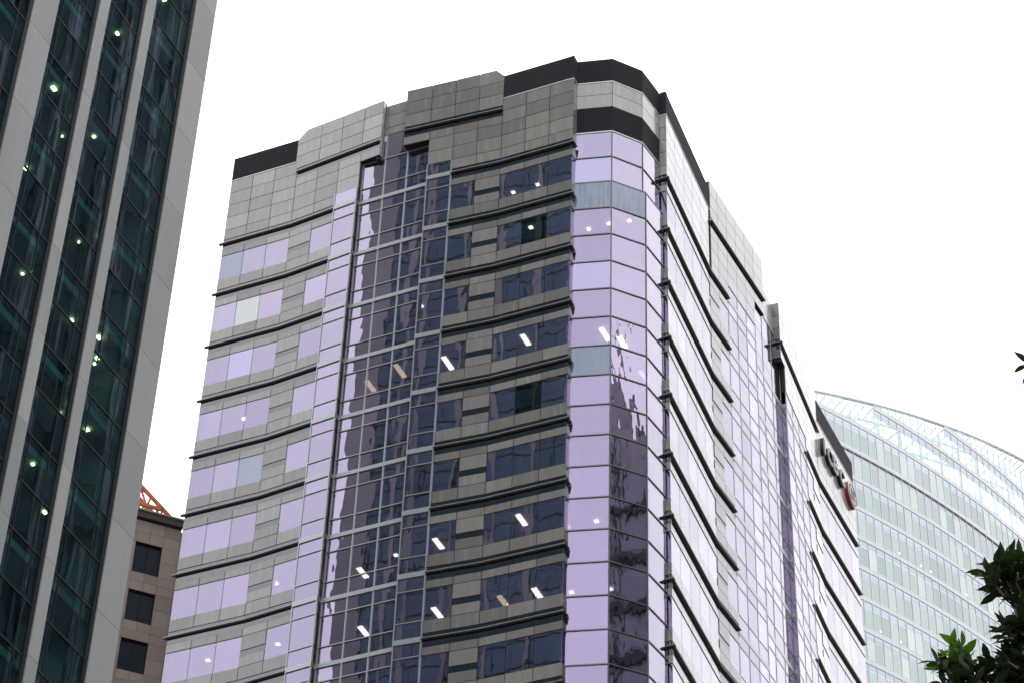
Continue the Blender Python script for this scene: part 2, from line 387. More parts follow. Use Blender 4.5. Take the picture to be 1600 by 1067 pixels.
def pane(seg, s0, s1, k0, k1, ind=True, mat='lilac', o=-0.03, g=0.014):
    if ind: return piece(seg, s0 + g, s1 - g, Z(k0) + g, Z(k1) - g, o - 0.024, o, 'window_pane', M[mat], tower, 0.0011)
    mt, x, y, z = seg.prm(s0 + g, s1 - g, Z(k0) + g, Z(k1) - g, o - 0.024, o)
    mt = mt @ Matrix.Rotation(random.gauss(0, 0.001), 4, 'Z') @ Matrix.Rotation(random.gauss(0, 0.001), 4, 'X')
    side_glass.box(mt, x, y, z)

def backing(seg, s0, s1, k0, k1, o=-0.07, trim=True):
    if trim and s0 < 0.03: s0 = max(s0, 0.0) + 0.10 if s0 > -0.05 else s0 + 0.10
    if trim and abs(s1 - seg.len) < 0.03 and s1 - s0 > 0.3: s1 -= 0.10
    mt, x, y, z = seg.prm(s0, s1, Z(k0), Z(k1), o - 0.2, o); back_all.box(mt, x, y, z)

def strip(seg, s0, s1, k):
    piece(seg, s0, s1, Z(k + K_STRIP_B) + 0.01, Z(k + K_STRIP_T) - 0.01, -0.068, -0.03, 'metal_strip', M['strip'], tower)

def ledge(seg, s0, s1, k):
    link_mesh('ledge', ledge_mesh(s1 - s0), M['ledge'], tower, seg.mat((s0 + s1) / 2, 0, Z(k)))

def bar(seg, s0, s1, k0, k1, o0, o1, name='transom', mat='mull', z_pad=0.0):
    piece(seg, s0, s1, Z(k0) - z_pad, Z(k1) + z_pad, o0, o1, name, M[mat], tower)

odd = {('L', 0, 0): 'pane_slate', ('L', 1, 1): 'pane_white', ('L', 2, 1): 'pane_pale', ('L', 3, 2): 'pane_mauve', ('L', 4, 2): 'pane_slate',
       ('L', 6, 2): 'pane_mauve', ('R', 1, 3): 'pane_green', ('R', 4, 3): 'pane_green'}

def storeys(tag, seg, cols, types, n, ind, c_off=0, first_k=0, mat='stone', ledge_runs=(), per_col_ledge=True, go=0.0):
    """cols: s positions of the joints; types: w window, v louvre, g curtain glass"""
    ind0 = ind
    for i in range(first_k, n):
        k = -i; ind = ind0 and i < 9
        for c, ty in enumerate(types):
            a, b = cols[c], cols[c + 1]
            if ty in 'wv':
                panel(seg, a, b, k + K_WT, k + K_STRIP_B, ind, mat)
                panel(seg, a, b, k - 1 + K_STRIP_T, k + K_WB, ind, mat)
                backing(seg, a, b, k - 1 + 0.2, k + K_WB + 0.004); backing(seg, a, b, k + K_WT - 0.004, k + 0.2)
                if ty == 'w':
                    pane(seg, a, b, k + K_WB, k + K_WT, ind, odd.get((tag, i, c + c_off), 'lilac'))
                else:
                    panel(seg, a, b, k - 0.47, k + K_WT, ind, mat); panel(seg, a, b, k + K_WB, k - 0.56, ind, mat)
                    backing(seg, a, b, k + K_WB, k + K_WT)
                    piece(seg, a, b, Z(k - 0.56) + 0.01, Z(k - 0.47) - 0.01, -0.068, -0.03, 'louvre', M['strip'], tower)
            else:
                pane(seg, a, b, k + K_WT, k - 0.04, ind, o=go - 0.03); pane(seg, a, b, k + K_WB, k + K_WT, ind, o=go - 0.03); pane(seg, a, b, k - 0.965, k + K_WB, ind, o=go - 0.03)
        for (a, b) in ledge_runs:
            strip(seg, a, b, k)
            cs = [x for x in cols if a - 1e-3 <= x <= b + 1e-3]
            if per_col_ledge:
                for x0, x1 in zip(cs, cs[1:]): ledge(seg, x0 + 0.004, x1 - 0.004, k)
            else: ledge(seg, a, b, k)
        # curtain glass bands and transoms
        gs = [c for c, ty in enumerate(types) if ty == 'g']
        if gs:
            a, b = cols[gs[0]], cols[gs[-1] + 1]
            bar(seg, a, b, k - 0.04, k + 0.035, go - 0.06, go + (0.03 if ind0 else -0.012), 'spandrel_band', 'band')
            for kk in (K_WT, K_WB): bar(seg, a, b, k + kk, k + kk, go - 0.05, go + (0.015 if ind else -0.01), 'transom', 'mull', 0.025 if ind else 0.02)

def vertical(seg, s, k0, k1, wdt=0.06, o0=-0.07, o1=0.02, mat='mull'):
    piece(seg, s - wdt / 2, s + wdt / 2, Z(k0), Z(k1), o0, o1, 'mullion', M[mat], tower)

def even(n, a, b): return [a + (b - a) * i / n for i in range(n + 1)]
KB = -float(NS)

# ---- front face, left wing
LO = Seg((0, 0.18), (4.36, 0.17)); LI = Seg((4.36, 0.17), (8.70, -0.24))
lo = even(3, 0, LO.len); li = even(3, 0, LI.len)
storeys('L', LO, lo, 'www', NS, True, 0, ledge_runs=[(0, LO.len)])
storeys('L', LI, li, 'vwg', NS, True, 3, ledge_runs=[(0, li[2])], go=0.09)
for i in range(NS): link_mesh('ledge', ledge_mesh(0.2), M['ledge'], tower, LO.mat(-0.09, 0, Z(-i)))
vertical(LI, li[2], KB, 0.27, 0.05, -0.05, 0.10); vertical(LI, LI.len - 0.025, KB, 0.27, 0.05, 0.0, 0.11)
# ---- front face, right wing
RI = Seg((13.05, -0.397), (17.35, -0.05)); RO = Seg((17.35, -0.05), (21.60, -0.04))
ri = even(3, 0, RI.len); ro = even(3, 0, RO.len)
storeys('R', RI, ri, 'gwv', NS, True, 0, mat='stone_shaded', ledge_runs=[(ri[1], RI.len)], go=0.04)
storeys('R', RO, ro, 'www', NS, True, 2, mat='stone_shaded', ledge_runs=[(0, RO.len)])
vertical(RI, ri[1], KB, 0.27, 0.05, -0.05, 0.06); vertical(RI, 0.03, KB, 0.27, 0.06, -0.1, 0.06)
# return of the right wing beside the bay
RR = Seg((21.60, -0.04), (21.585, 0.78))
for i in range(NS):
    k = -i
    panel(RR, 0, RR.len, k + K_WT, k + K_STRIP_B, False, 'stone_shaded'); panel(RR, 0, RR.len, k - 1 + K_STRIP_T, k + K_WB, False, 'stone_shaded')
    pane(RR, 0, RR.len, k + K_WB, k + K_WT, False); strip(RR, 0, RR.len, k)
    link_mesh('ledge', ledge_mesh(0.55), M['ledge'], tower, RR.mat(0.275 - 0.135, 0, Z(k)))
    backing(RR, 0.02, RR.len, k - 0.278 - 0.5 + 0.02, k - 0.722); backing(RR, 0.02, RR.len, k + K_WT, k + 0.2)
# ---- glazed recess between the wings
RC = Seg((8.66, 0.03), (13.09, -0.02)); rc = even(3, 0.10, RC.len - 0.1)
for i in range(NS):
    k = -i
    for c in range(3):
        a, b = rc[c], rc[c + 1]
        pane(RC, a, b, k + K_WT, k - 0.04, i < 9); pane(RC, a, b, k + K_WB, k + K_WT, i < 9); pane(RC, a, b, k - 0.965, k + K_WB, i < 9)
    bar(RC, 0, RC.len, k - 0.034, k + 0.028, -0.06, 0.04, 'spandrel_band', 'band')
    for kk in (K_WT, K_WB): bar(RC, 0, RC.len, k + kk, k + kk, -0.05, 0.025, 'transom', 'mull', 0.025)
for c in range(3):
    a, b = rc[c], rc[c + 1]
    pane(RC, a, b, 0.035, 0.27, True); pane(RC, a, b, 0.27, 0.78, True); pane(RC, a, b, 0.78, 1.27, True)
for kk in (0.27, 0.78): bar(RC, 0, RC.len, kk, kk, -0.05, 0.025, 'transom', 'mull', 0.025)
for s_ in rc: vertical(RC, s_, KB, 1.27, 0.055, -0.07, 0.035)
LS = Seg((8.71, -0.33), (8.70, 0.03)); RS = Seg((13.05, -0.02), (13.05, -0.42))
for sg in (LS, RS):
    piece(sg, 0.02, sg.len, Z(KB), Z(0.27), -0.08, -0.02, 'recess_reveal', M['reveal'], tower)
    for i in range(NS):
        k = -i
        bar(sg, 0.02, sg.len, k - 0.04, k + 0.035, -0.02, 0.012, 'spandrel_band', 'mull_dark')
        for kk in (K_WT, K_WB): bar(sg, 0.02, sg.len, k + kk, k + kk, -0.02, 0.008, 'transom', 'tmull', 0.025)

# ---- stone top of the front
ROWS = [K_STRIP_T, 0.275, 0.541, 0.796, 1.053, 1.301]
def rows(seg, cols, ks, ind=True, mat='stone', skip=None):
    for k0, k1 in zip(ks, ks[1:]):
        for a, b in zip(cols, cols[1:]):
            panel(seg, a, b, k0, k1, ind, mat)
    backing(seg, cols[0] + 0.02, cols[-1] - 0.02, ks[0] - 0.05, ks[-1] - 0.005)
def parapet(seg, s0, s1, o=0.0):
    piece(seg, s0, s1, Z(1.318), Z(1.785), o - 0.25, o - 0.01, 'parapet_screen', M['parapet'], tower)
    piece(seg, s0, s1, Z(1.301), Z(1.318), o - 0.25, o + 0.02, 'parapet_trim', M['trim'], tower)
rows(LO, lo, ROWS); parapet(LO, 0, LO.len - 0.15)
rows(RO, ro, ROWS, mat='stone_shaded'); parapet(RO, 0, RO.len - 0.26)
rows(RR, [0, RR.len], ROWS, False, mat='stone_shaded'); parapet(RR, 0.0, RR.len)
LX = (9.95 - 4.36) / LI.e.x
lc = [0, li[1], li[2], li[3], LX]
def crown(seg, cols, glass_cols, over, mat, ledge_k=1.08, chamfer=None, flat_end=None):
    for c, (a, b) in enumerate(zip(cols, cols[1:])):
        ks = [0.796, ledge_k + K_STRIP_B]
        if c in over: pass
        elif c in glass_cols: ks = [0.275, 0.541] + ks
        else: ks = [K_STRIP_T, 0.275, 0.541] + ks
        for k0, k1 in zip(ks, ks[1:]): panel(seg, a, b, k0, k1, True, mat)
        if c in over: piece(seg, a + 0.02, b - 0.02, Z(0.80), Z(1.93), -0.34 if a > 1 else -0.48, -0.062, 'crown_soffit', M['backing'], tower)
        else: backing(seg, a, b, ks[0], 1.93 if not (chamfer and chamfer[0] == c) else 1.68, trim=False)
        top = [ledge_k + K_STRIP_T, 1.42, 1.68, 1.94]
        for r, (k0, k1) in enumerate(zip(top, top[1:])):
            if chamfer is not None and c == chamfer[0] and r == 2:
                g_ = GAP
                if chamfer[1] == 'L': pts = [(a - 0.16, Z(k0) + g_), (b - g_, Z(k0) + g_), (b - g_, Z(k1)), (a + 0.45, Z(k1)), (a - 0.16, Z(1.785))]
                else: pts = [(a + g_, Z(k0) + g_), (b, Z(k0) + g_), (b, Z(1.785)), (b - 0.5, Z(k1)), (a + g_, Z(k1))]
                poly_piece(seg, pts, -0.06, 0.0, 'stone_panel', M[mat], tower)
            else: panel(seg, a - (0.16 if chamfer and chamfer == (c, 'L') else 0), b, k0, k1, True, mat)
        ledge(seg, a + 0.004, b - 0.004, ledge_k)
    strip(seg, cols[0], cols[-1], ledge_k)
crown(LI, lc, [2], [3], 'stone', chamfer=(0, 'L'))
pane(LI, li[2], li[3], 0.035, 0.27, o=0.06)
RX = -(13.05 - 11.5) / RI.e.x
rcn = [RX, 0, ri[1], ri[2], ri[3]]
crown(RI, rcn, [1], [0], 'stone_shaded', chamfer=(4 - 1, 'R'))
pane(RI, 0, ri[1], 0.035, 0.27, o=0.01)
# end of the left crown and the set-back piece between the crowns
EC = Seg((9.955, -0.352), (9.955, 0.12)); rows(EC, [0, EC.len], [0.796, 0.96, 1.165, 1.42, 1.68, 1.93])
MC = Seg((9.95, 0.03), (11.6, 0.01)); rows(MC, [0, MC.len], [1.27, 1.42, 1.68, 1.90], mat='stone_shaded')

# ---- faceted corner bay
LOWV = [(21.25, 0.311), (23.50, 0.92), (24.85, 2.45), (25.10, 4.40)]
UPV = [(21.25, 0.405), (23.48, 0.98), (24.68, 2.45), (24.93, 4.36)]
bay_alt = {(0, 0): 'pane_teal', (0, 1): 'pane_teal', (6, 0): 'pane_teal', (3, 0): 'pane_pale'}
def bay_rows(verts, ks, o_alt, name_alt):
    for f in range(3):
        sg = Seg(verts[f], verts[f + 1])
        for r, (k0, k1) in enumerate(zip(ks, ks[1:])):
            pane(sg, 0.02, sg.len - 0.02, min(k0, k1), max(k0, k1), r < 17, name_alt.get((r, f), 'lilac_bay'), -0.02, 0.02)
            bar(sg, 0, sg.len, k1, k1, -0.06, 0.025, 'transom', 'mull_dark', 0.03)
        vertical(sg, 0.0 if f else 0.03, min(ks), max(ks), 0.05, -0.06, 0.03, 'mull_dark')
bay_rows(UPV, [0.28, -0.21, -0.71], 0, {(1, 0): 'pane_pale'})
bay_rows(LOWV, [-0.71 - 0.5 * i for i in range(2 * NS - 1)], 0, bay_alt)
for f in range(3):
    sg = Seg(UPV[f], UPV[f + 1])
    for (k0, k1) in ((0.79, 1.05), (1.05, 1.301)): panel(sg, 0, sg.len, k0, k1, True)
    backing(sg, 0.03, sg.len - 0.03, 0.79, 1.30)
    piece(sg, 0, sg.len, Z(0.30), Z(0.79), -0.2, -0.005, 'parapet_screen', M['parapet'], tower)
    piece(sg, 0, sg.len, Z(0.28), Z(0.30), -0.2, 0.015, 'parapet_trim', M['trim'], tower)
    parapet(sg, 0, sg.len)
prism('bay_step', [LOWV[0], LOWV[1], LOWV[2], LOWV[3], (24.6, 4.4), (24.3, 2.7), (23.2, 1.4), (21.58, 0.9)], Z(-0.715), Z(-0.695), M['mull_dark'], tower)

# ---- right-hand (side) face
CP = Seg((23.6, 4.45), (25.31, 4.45))
for i in range(NS):
    k = -i
    panel(CP, 0, CP.len, k + K_WT, k + K_STRIP_B, False, 'stone'); panel(CP, 0, CP.len, k - 1 + K_STRIP_T, k + K_WB, False, 'stone')
    pane(CP, 0, CP.len, k + K_WB, k + K_WT, True); strip(CP, 0, CP.len, k); ledge(CP, 0, CP.len + 0.17, k)
    backing(CP, 0, CP.len - 0.1, k + K_WT, k + 0.2); backing(CP, 0, CP.len - 0.1, k - 0.8, k + K_WB)
rows(CP, [0, CP.len], ROWS, False, mat='stone'); parapet(CP, 0, CP.len)
CO = Seg((25.31, 4.45), (24.87, 12.45)); CI = Seg((24.87, 12.45), (25.32, 19.10))
RD = Seg((24.70, 19.1), (24.70, 25.5)); DR = Seg((24.70, 25.5), (25.02, 25.5))
DI = Seg((25.02, 25.5), (24.45, 33.45)); DO = Seg((24.45, 33.45), (24.57, 41.0))
co = even(5, 0, CO.len); ci = even(5, 0, CI.len); di = even(5, 0, DI.len); do = even(5, 0, DO.len)
NS2 = NS
storeys('C', CO, co, 'wwwww', NS2, False, ledge_runs=[(0, CO.len)], per_col_ledge=False)
storeys('C', CI, ci, 'vwggg', NS2, False, ledge_runs=[(0, ci[2])], per_col_ledge=False)
storeys('C', RD, even(4, 0, RD.len), 'gggg', NS2, False)
storeys('C', DR, [0, DR.len], 'g', NS2, False)
storeys('D', DI, di, 'gggwv', NS2, False, ledge_runs=[(di[3], DI.len)], per_col_ledge=False)
storeys('D', DO, do, 'wwwww', NS2, False, ledge_runs=[(0, DO.len)], per_col_ledge=False)
for sg, ss in ((CI, ci[2:]), (RD, even(4, 0, RD.len)), (DI, di[:4])):
    for s_ in ss: vertical(sg, s_, KB, 0.27 if sg is not RD else 1.27, 0.04, -0.06, -0.008)
for k0, k1 in ((0.035, 0.27), (0.27, 0.78), (0.78, 1.27)):
    for a, b in zip(even(4, 0, RD.len), even(4, 0, RD.len)[1:]): pane(RD, a, b, k0, k1, False)
for a, b in zip(ci[2:], ci[3:]): pane(CI, a, b, 0.035, 0.27, False)
for a, b in zip(di[:3], di[1:4]): pane(DI, a, b, 0.035, 0.27, False)
rows(CO, co, ROWS, False); parapet(CO, 0, CO.len + 0.35)
rows(DO, do, ROWS, False); parapet(DO, 0.3, DO.len)
def side_crown(seg, cols, glass_cols, over, chamfer=None):
    lk = 1.10
    for c, (a, b) in enumerate(zip(cols, cols[1:])):
        ks = [0.796, lk + K_STRIP_B]
        if c in over: pass
        elif c in glass_cols: ks = [0.275, 0.541] + ks
        else: ks = [K_STRIP_T, 0.275, 0.541] + ks
        for k0, k1 in zip(ks, ks[1:]): panel(seg, a, b, k0, k1, False)
        for k0, k1 in ((lk + K_STRIP_T, 1.42), (1.42, 1.68), (1.68, 1.96)): panel(seg, a, b, k0, k1, False)
        backing(seg, a + (0.02 if c == 0 else 0), b - (0.02 if c == len(cols) - 2 else 0), ks[0], 1.94, trim=False)
    strip(seg, cols[0], cols[-1], lk); ledge(seg, cols[0], cols[-1], lk)
side_crown(CI, [0.3] + ci[1:] + [(20.6 - 12.45) / CI.e.y], [2, 3, 4], [5])
side_crown(DI, [-0.9] + di + [DI.len + 0.4], [1, 2, 3], [0])
DC = Seg((24.0, 24.6), (25.085, 24.6))
rows(DC, [0, DC.len * 0.55, DC.len], [0.796, 0.98], mat='stone_shaded'); rows(DC, [0, DC.len * 0.55, DC.len], [1.185, 1.42, 1.68, 1.96], mat='stone_shaded')
strip(DC, 0, DC.len, 1.10); ledge(DC, 0, DC.len + 0.17, 1.10)
MD = Seg((24.70, 20.4), (24.70, 24.7)); rows(MD, even(3, 0, MD.len), [1.27, 1.42, 1.68, 1.90], False)
side_stone.build('side_stone_panels', M['stone'], tower); shaded_stone.build('return_stone_panels', M['stone_shaded'], tower); back_all.build('wall_backing', M['backing'], tower)
side_glass.build('side_window_panes', M['lilac'], tower)

# ---- inside, roof and hidden sides
INS = [(0.35, 0.62), (8.4, 0.5), (12.9, 0.45), (21.2, 0.6), (21.35, 1.0), (23.2, 1.55), (24.3, 2.9), (24.45, 4.9), (24.3, 19), (24.3, 40.6), (0.35, 40.6)]
for i in range(NS + 1):
    prism('floor_slab', INS, Z(-i - 0.20), Z(-i + 0.12), M['ceiling'], tower)
prism('inner_core', [(4.5, 4.5), (20.5, 4.5), (20.5, 37), (4.5, 37)], 0, Z(1.2), M['inside'], tower)
prism('roof', INS, Z(1.22), Z(1.28), M['roof'], tower)
prism('side_wall', [(0.0, 0.22), (0.25, 0.22), (0.25, 41.0), (0.0, 41.0)], 0, Z(1.75), M['stone'], tower)
prism('rear_wall', [(0.25, 40.75), (24.5, 40.75), (24.5, 41.0), (0.25, 41.0)], 0, Z(1.75), M['stone'], tower)
LOWP = [(0.02, 0.2), (4.36, 0.19), (8.7, -0.2), (8.7, 0.05), (13.05, 0.03), (13.05, -0.36), (17.35, -0.02), (21.58, -0.02), (21.58, 0.42), (23.48, 0.95), (24.8, 2.47), (25.28, 4.47), (24.85, 12.45), (25.28, 19.1), (24.69, 19.1), (24.69, 25.5), (25.0, 25.5), (24.43, 33.45), (24.5, 40.74), (0.26, 40.74)]
for i in range(NS, 25):
    prism('lower_spandrel', LOWP, Z(-i - 1 + 0.0), Z(-i - 1 + 0.278), M['stone'], tower)
    prism('lower_spandrel', LOWP, max(0.0, Z(-i + K_WT)), Z(-i), M['stone'], tower)
    if Z(-i + K_WB) > 0.2: prism('lower_glazing', [(x * 0.985 + 0.15, y * 0.985 + 0.2) for x, y in LOWP], Z(-i - 0.75), Z(-i - 0.24), M['lilac'], tower)

# ---- ceiling lamps behind the glass
def lamp(u, v, k, du=0.28, dv=1.15, mat='lamp', par=tower, rz=0):
    mt = Matrix.Translation((u, v, Z(k) - 0.03)) @ Matrix.Rotation(rz, 4, 'Z')
    link_mesh('ceiling_lamp', box_mesh(du, dv, 0.05), M[mat], par, mt)
for (u, v, i) in [(18.71, 1.07, 3), (14.19, 1.3, 3), (18.79, 1.18, 6), (14.18, 1.5, 6), (14.12, 1.94, 7), (17.5, 2.2, 7), (19.3, 2.3, 7), (10.07, 2.1, 7), (11.6, 0.95, 3), (9.6, 1.5, 3), (9.58, 2.4, 6), (22.71, 2.1, 3), (23.3, 3.0, 3)]:
    lamp(u, v, -i - 0.2 if (u < 21.4) else -i - 0.22, 0.26, random.uniform(0.85, 1.15), 'lamp_dim' if (i == 3 and u < 12) or (i == 7 and 17 < u < 18) else 'lamp')
for (u, v, i) in [(17.41, 1.62, 0), (18.89, 1.55, 0), (18.9, 0.84, 1), (11.8, 1.63, 6), (12.77, 0.6, 2), (1.63, 1.63, 7), (5.58, 1.6, 7), (5.07, 1.64, 6), (2.02, 1.52, 3), (21.75, 2.02, 1), (22.9, 2.02, 1), (24.0, 2.2, 1), (22.18, 2.5, 6), (22.75, 3.0, 7), (20.86, 2.67, 7)]:
    lamp(u, v, -i - 0.2 if (u < 21.4) else -i - 0.22, 0.2, 0.2)

# ================================================================== wall sign on the tower's side
sgn = DO
sp = DO.a + DO.e * 4.0
sx, sy = W(sp.x, sp.y)
sign = thing('wall_sign', 'dark letter sign with round red and white emblem high on the side wall', 'sign', (sx, sy, Z(0.72)), TH + DO.ang)
def letter(ch, s_mid, k0, k1, width):
    """extruded letter standing off the wall: dark sides, pale rim, charcoal face"""
    cu = bpy.data.curves.new('letter', 'FONT'); cu.body = ch; cu.extrude = 0.13; cu.offset = 0.03
    tmp = bpy.data.objects.new('tmp', cu); COL.objects.link(tmp)
    dg = bpy.context.evaluated_depsgraph_get(); me = bpy.data.meshes.new_from_object(tmp.evaluated_get(dg))
    bpy.data.objects.remove(tmp); bpy.data.curves.remove(cu)
    xs = [v.co.x for v in me.vertices]; ys = [v.co.y for v in me.vertices]
    wx, hy = max(xs) - min(xs), max(ys) - min(ys)
    sx_, sy_ = width / wx, (Z(k1) - Z(k0)) / hy
    for v in me.vertices:
        x, y, z = (v.co.x - min(xs)) * sx_, (v.co.y - min(ys)) * sy_, v.co.z
        v.co = (s_mid - 4.0 - width / 2 + x, -0.13 - z, Z(k0) - Z(0.72) + y)
    me.materials.clear(); me.materials.append(M['sign_black']); me.materials.append(M['sign_face'])
    for p_ in me.polygons: p_.material_index = 1 if p_.normal.y < -0.7 else 0
    bm = bmesh.new(); bm.from_mesh(me); bmesh.ops.recalc_face_normals(bm, faces=bm.faces); bm.to_mesh(me); bm.free()
    return link_mesh('letter', me, None, sign)
def rim(lo):
    """thin pale edging round the letter face"""
    me = lo.data.copy(); me.materials.clear()
    cx_ = sum(v.co.x for v in me.vertices) / len(me.vertices); cz_ = sum(v.co.z for v in me.vertices) / len(me.vertices)
    ymin = min(v.co.y for v in me.vertices)
    for v in me.vertices:
        v.co.x = cx_ + (v.co.x - cx_) * 1.05; v.co.z = cz_ + (v.co.z - cz_) * 1.035
        v.co.y = ymin + 0.03 if v.co.y < -0.13 else ymin + 0.06
    return link_mesh('letter_rim', me, M['sign_rim'], lo)
for ch, mid, wd in (('I', 0.85, 0.24), ('C', 1.95, 0.95), ('B', 3.05, 0.9), ('C', 4.35, 0.95)):
    rim(letter(ch, mid, 0.70, 1.03, wd))
def disc(name, r, y0, y1, cx_, cz_, mat, par, r_in=None, n=40):
    vs, fs = [], []
    for y in (y0, y1):
        for i in range(n):
            t = 2 * math.pi * i / n; vs.append((cx_ + r * math.cos(t), y, cz_ + r * math.sin(t)))
    if r_in:
        for y in (y0, y1):
            for i in range(n):
                t = 2 * math.pi * i / n; vs.append((cx_ + r_in * math.cos(t), y, cz_ + r_in * math.sin(t)))
        for i in range(n):
            j = (i + 1) % n
            fs += [(i, j, n + j, n + i), (2 * n + j, 2 * n + i, 3 * n + i, 3 * n + j), (i, 2 * n + i, 2 * n + j, j), (n + i, n + j, 3 * n + j, 3 * n + i)]
    else:
        fs = [tuple(range(n)), tuple(range(n, 2 * n))[::-1]] + [(i, n + i, n + (i + 1) % n, (i + 1) % n) for i in range(n)]
    me = bpy.data.meshes.new(name); me.from_pydata(vs, [], fs)
    bm = bmesh.new(); bm.from_mesh(me); bmesh.ops.recalc_face_normals(bm, faces=bm.faces); bm.to_mesh(me); bm.free()
    return link_mesh(name, me, mat, par)
EX, EZ, ER = 6.36 - 4.0, 0.50, 0.95
em = disc('emblem', ER, -0.01, -0.24, EX, EZ, M['sign_red'], sign)
disc('emblem_face', ER * 0.95, -0.24, -0.255, EX, EZ, M['sign_white'], em)
disc('emblem_ring', ER * 0.86, -0.255, -0.285, EX, EZ, M['sign_maroon'], em, ER * 0.68)
gly = Merge()
q = ER * 0.45
for sgnx in (-1, 1):           # two mirrored halves of a squared coin sign
    for (x0, x1, z0_, z1_) in ((0.10, 0.95, 0.62, 0.90), (0.10, 0.95, -0.90, -0.62), (0.10, 0.34, 0.20, 0.90), (0.10, 0.34, -0.90, -0.20), (0.10, 0.95, 0.16, 0.40), (0.10, 0.95, -0.40, -0.16), (0.72, 0.95, 0.16, 0.40)):
        gly.box(Matrix.Translation((EX + sgnx * q * (x0 + x1) / 2, -0.27, EZ + q * (z0_ + z1_) / 2)), q * (x1 - x0), 0.028 + 0.001 * abs(z0_), q * (z1_ - z0_))
gly.build('emblem_mark', M['sign_maroon'], em, None)

# ================================================================== foreground tower on the left
UT, VT = 18.5, -30.2
tx, ty = W(UT, VT)
ltower = thing('pier_tower', 'tall dark glass tower with pale grey stone piers filling the left edge', 'building', (tx, ty, 0), TH)
# local frame: x along u from the corner, y along v from the corner
TROW = 1.88; TZ0 = 44.87 + CAM_H
VF = Seg((0.0, -26.0), (0.0, 0.0))                # face towards the street (+u side); s = 26 + y
GP = -0.10
def tp(v): return v - VT + 26.0
piers = [(-31.6, -30.2), (-34.82, -34.25), (-37.6, -37.02), (-41.2, -39.9), (-44.0, -43.4), (-46.8, -46.2), (-50.4, -49.1), (-53.2, -52.6), (-56.2, -55.4)]
TOPZ = 150.0
PJ = 65.65 + CAM_H
pier_rest, tg_rest, tm_rest = Merge(), Merge(), Merge()
for pi, (v0, v1) in enumerate(piers):
    j = -18
    while PJ + j * 3.76 < TOPZ:
        za, zb = PJ + j * 3.76, min(PJ + (j + 1) * 3.76, TOPZ)
        za_ = max(za, 0.0)
        if zb > 0.1:
            if 36 < zb and za < 86 and pi < 6: piece(VF, tp(v0), tp(v1), za_ + 0.008, zb - 0.008, GP - 0.05, 0.0, 'pier_panel', M['tstone'], ltower)
            else:
                mt, x, y, z = VF.prm(tp(v0), tp(v1), za_, zb - 0.016, GP - 0.05, 0.0); pier_rest.box(mt, x, y, z)
        j += 1
for (v1, v0) in [(a[0], b[1]) for a, b in zip(piers, piers[1:])]:
    s0, s1 = tp(v0), tp(v1); wd = s1 - s0
    cuts = [s0, s0 + wd * 0.17, s0 + wd * 0.72, s1]
    n = -24
    while TZ0 + n * TROW < TOPZ - 1:
        za, zb = TZ0 + n * TROW, TZ0 + (n + 1) * TROW
        n += 1
        if za < 0: continue
        for a, b in zip(cuts, cuts[1:]):
            if 39 < zb and za < 82 and v0 > -44:
                piece(VF, a + 0.012, b - 0.012, za + 0.03, zb - 0.03, GP - 0.03, GP, 'window_pane', M['tglass'], ltower, 0.0015)
            else:
                mt, x, y, z = VF.prm(a + 0.012, b - 0.012, za + 0.03, zb - 0.03, GP - 0.03, GP); tg_rest.box(mt, x, y, z)
        if 39 < zb and za < 82 and v0 > -44: piece(VF, s0, s1, za - 0.028, za + 0.028, GP - 0.06, GP + 0.015, 'transom', M['tmull'], ltower)
        else:
            mt, x, y, z = VF.prm(s0, s1, za - 0.035, za + 0.035, GP - 0.06, GP + 0.03); tm_rest.box(mt, x, y, z)
    for c in cuts[1:-1]: piece(VF, c - 0.012, c + 0.012, 0, TOPZ, GP - 0.05, GP + 0.012, 'mullion', M['tmull'], ltower)
    piece(VF, s1 - 0.16, s1 + 0.0, 0, TOPZ, GP - 0.06, GP + 0.05, 'mullion', M['tmull'], ltower)  # added black strip standing in for the pier's dark reflection in the glass
# face towards the lilac tower, seen in its windows
HW = 27.2
HF = Seg((0.0, 0.0), (-HW, 0.0)); hx = 1.4
for (a, b) in [(0.0, 1.4)] + [(1.4 + 2.42 + 2.77 * i, 1.4 + 2.77 * (i + 1)) for i in range(8)] + [(25.1, HW)]:
    j = 0
    while j * 3.76 < TOPZ - 0.1:
        za, zb = j * 3.76, min((j + 1) * 3.76, TOPZ)
        if a > 0.01:
            mt, x, y, z = HF.prm(a, b, za + 0.008, zb - 0.008, GP, 0.0); pier_rest.box(mt, x, y, z)
        else:
            mt, x, y, z = HF.prm(0.31, b, za + 0.008, zb - 0.008, GP, 0.0); pier_rest.box(mt, x, y, z)
        j += 1
n = 0
while n * TROW < TOPZ - 2:
    za, zb = n * TROW + 0.02, (n + 1) * TROW
    for a, b in zip(even(20, 1.4, 25.1), even(20, 1.4, 25.1)[1:]):
        mt, x, y, z = HF.prm(a + 0.03, b - 0.03, za + 0.05, zb - 0.05, GP - 0.03, GP)
        mt = mt @ Matrix.Rotation(random.gauss(0, 0.002), 4, 'Z') @ Matrix.Rotation(random.gauss(0, 0.002), 4, 'X'); tg_rest.box(mt, x, y, z)
    mt, x, y, z = HF.prm(1.4, 25.1, zb - 0.05, zb + 0.05, GP - 0.06, GP + 0.02); tm_rest.box(mt, x, y, z)
    n += 1
pier_rest.build('pier_panels', M['tstone'], ltower); tg_rest.build('window_panes', M['tglass'], ltower); tm_rest.build('transoms', M['tmull'], ltower)
FPL = [(-0.5, -0.5), (-26.8, -0.5), (-26.8, -25.9), (-0.5, -25.9)]
for j in range(40):
    z = PJ - 17 * 3.76 + j * 3.76
    if 0 < z < TOPZ: prism('floor_slab', FPL, z - 0.3, z, M['tinside'], ltower)
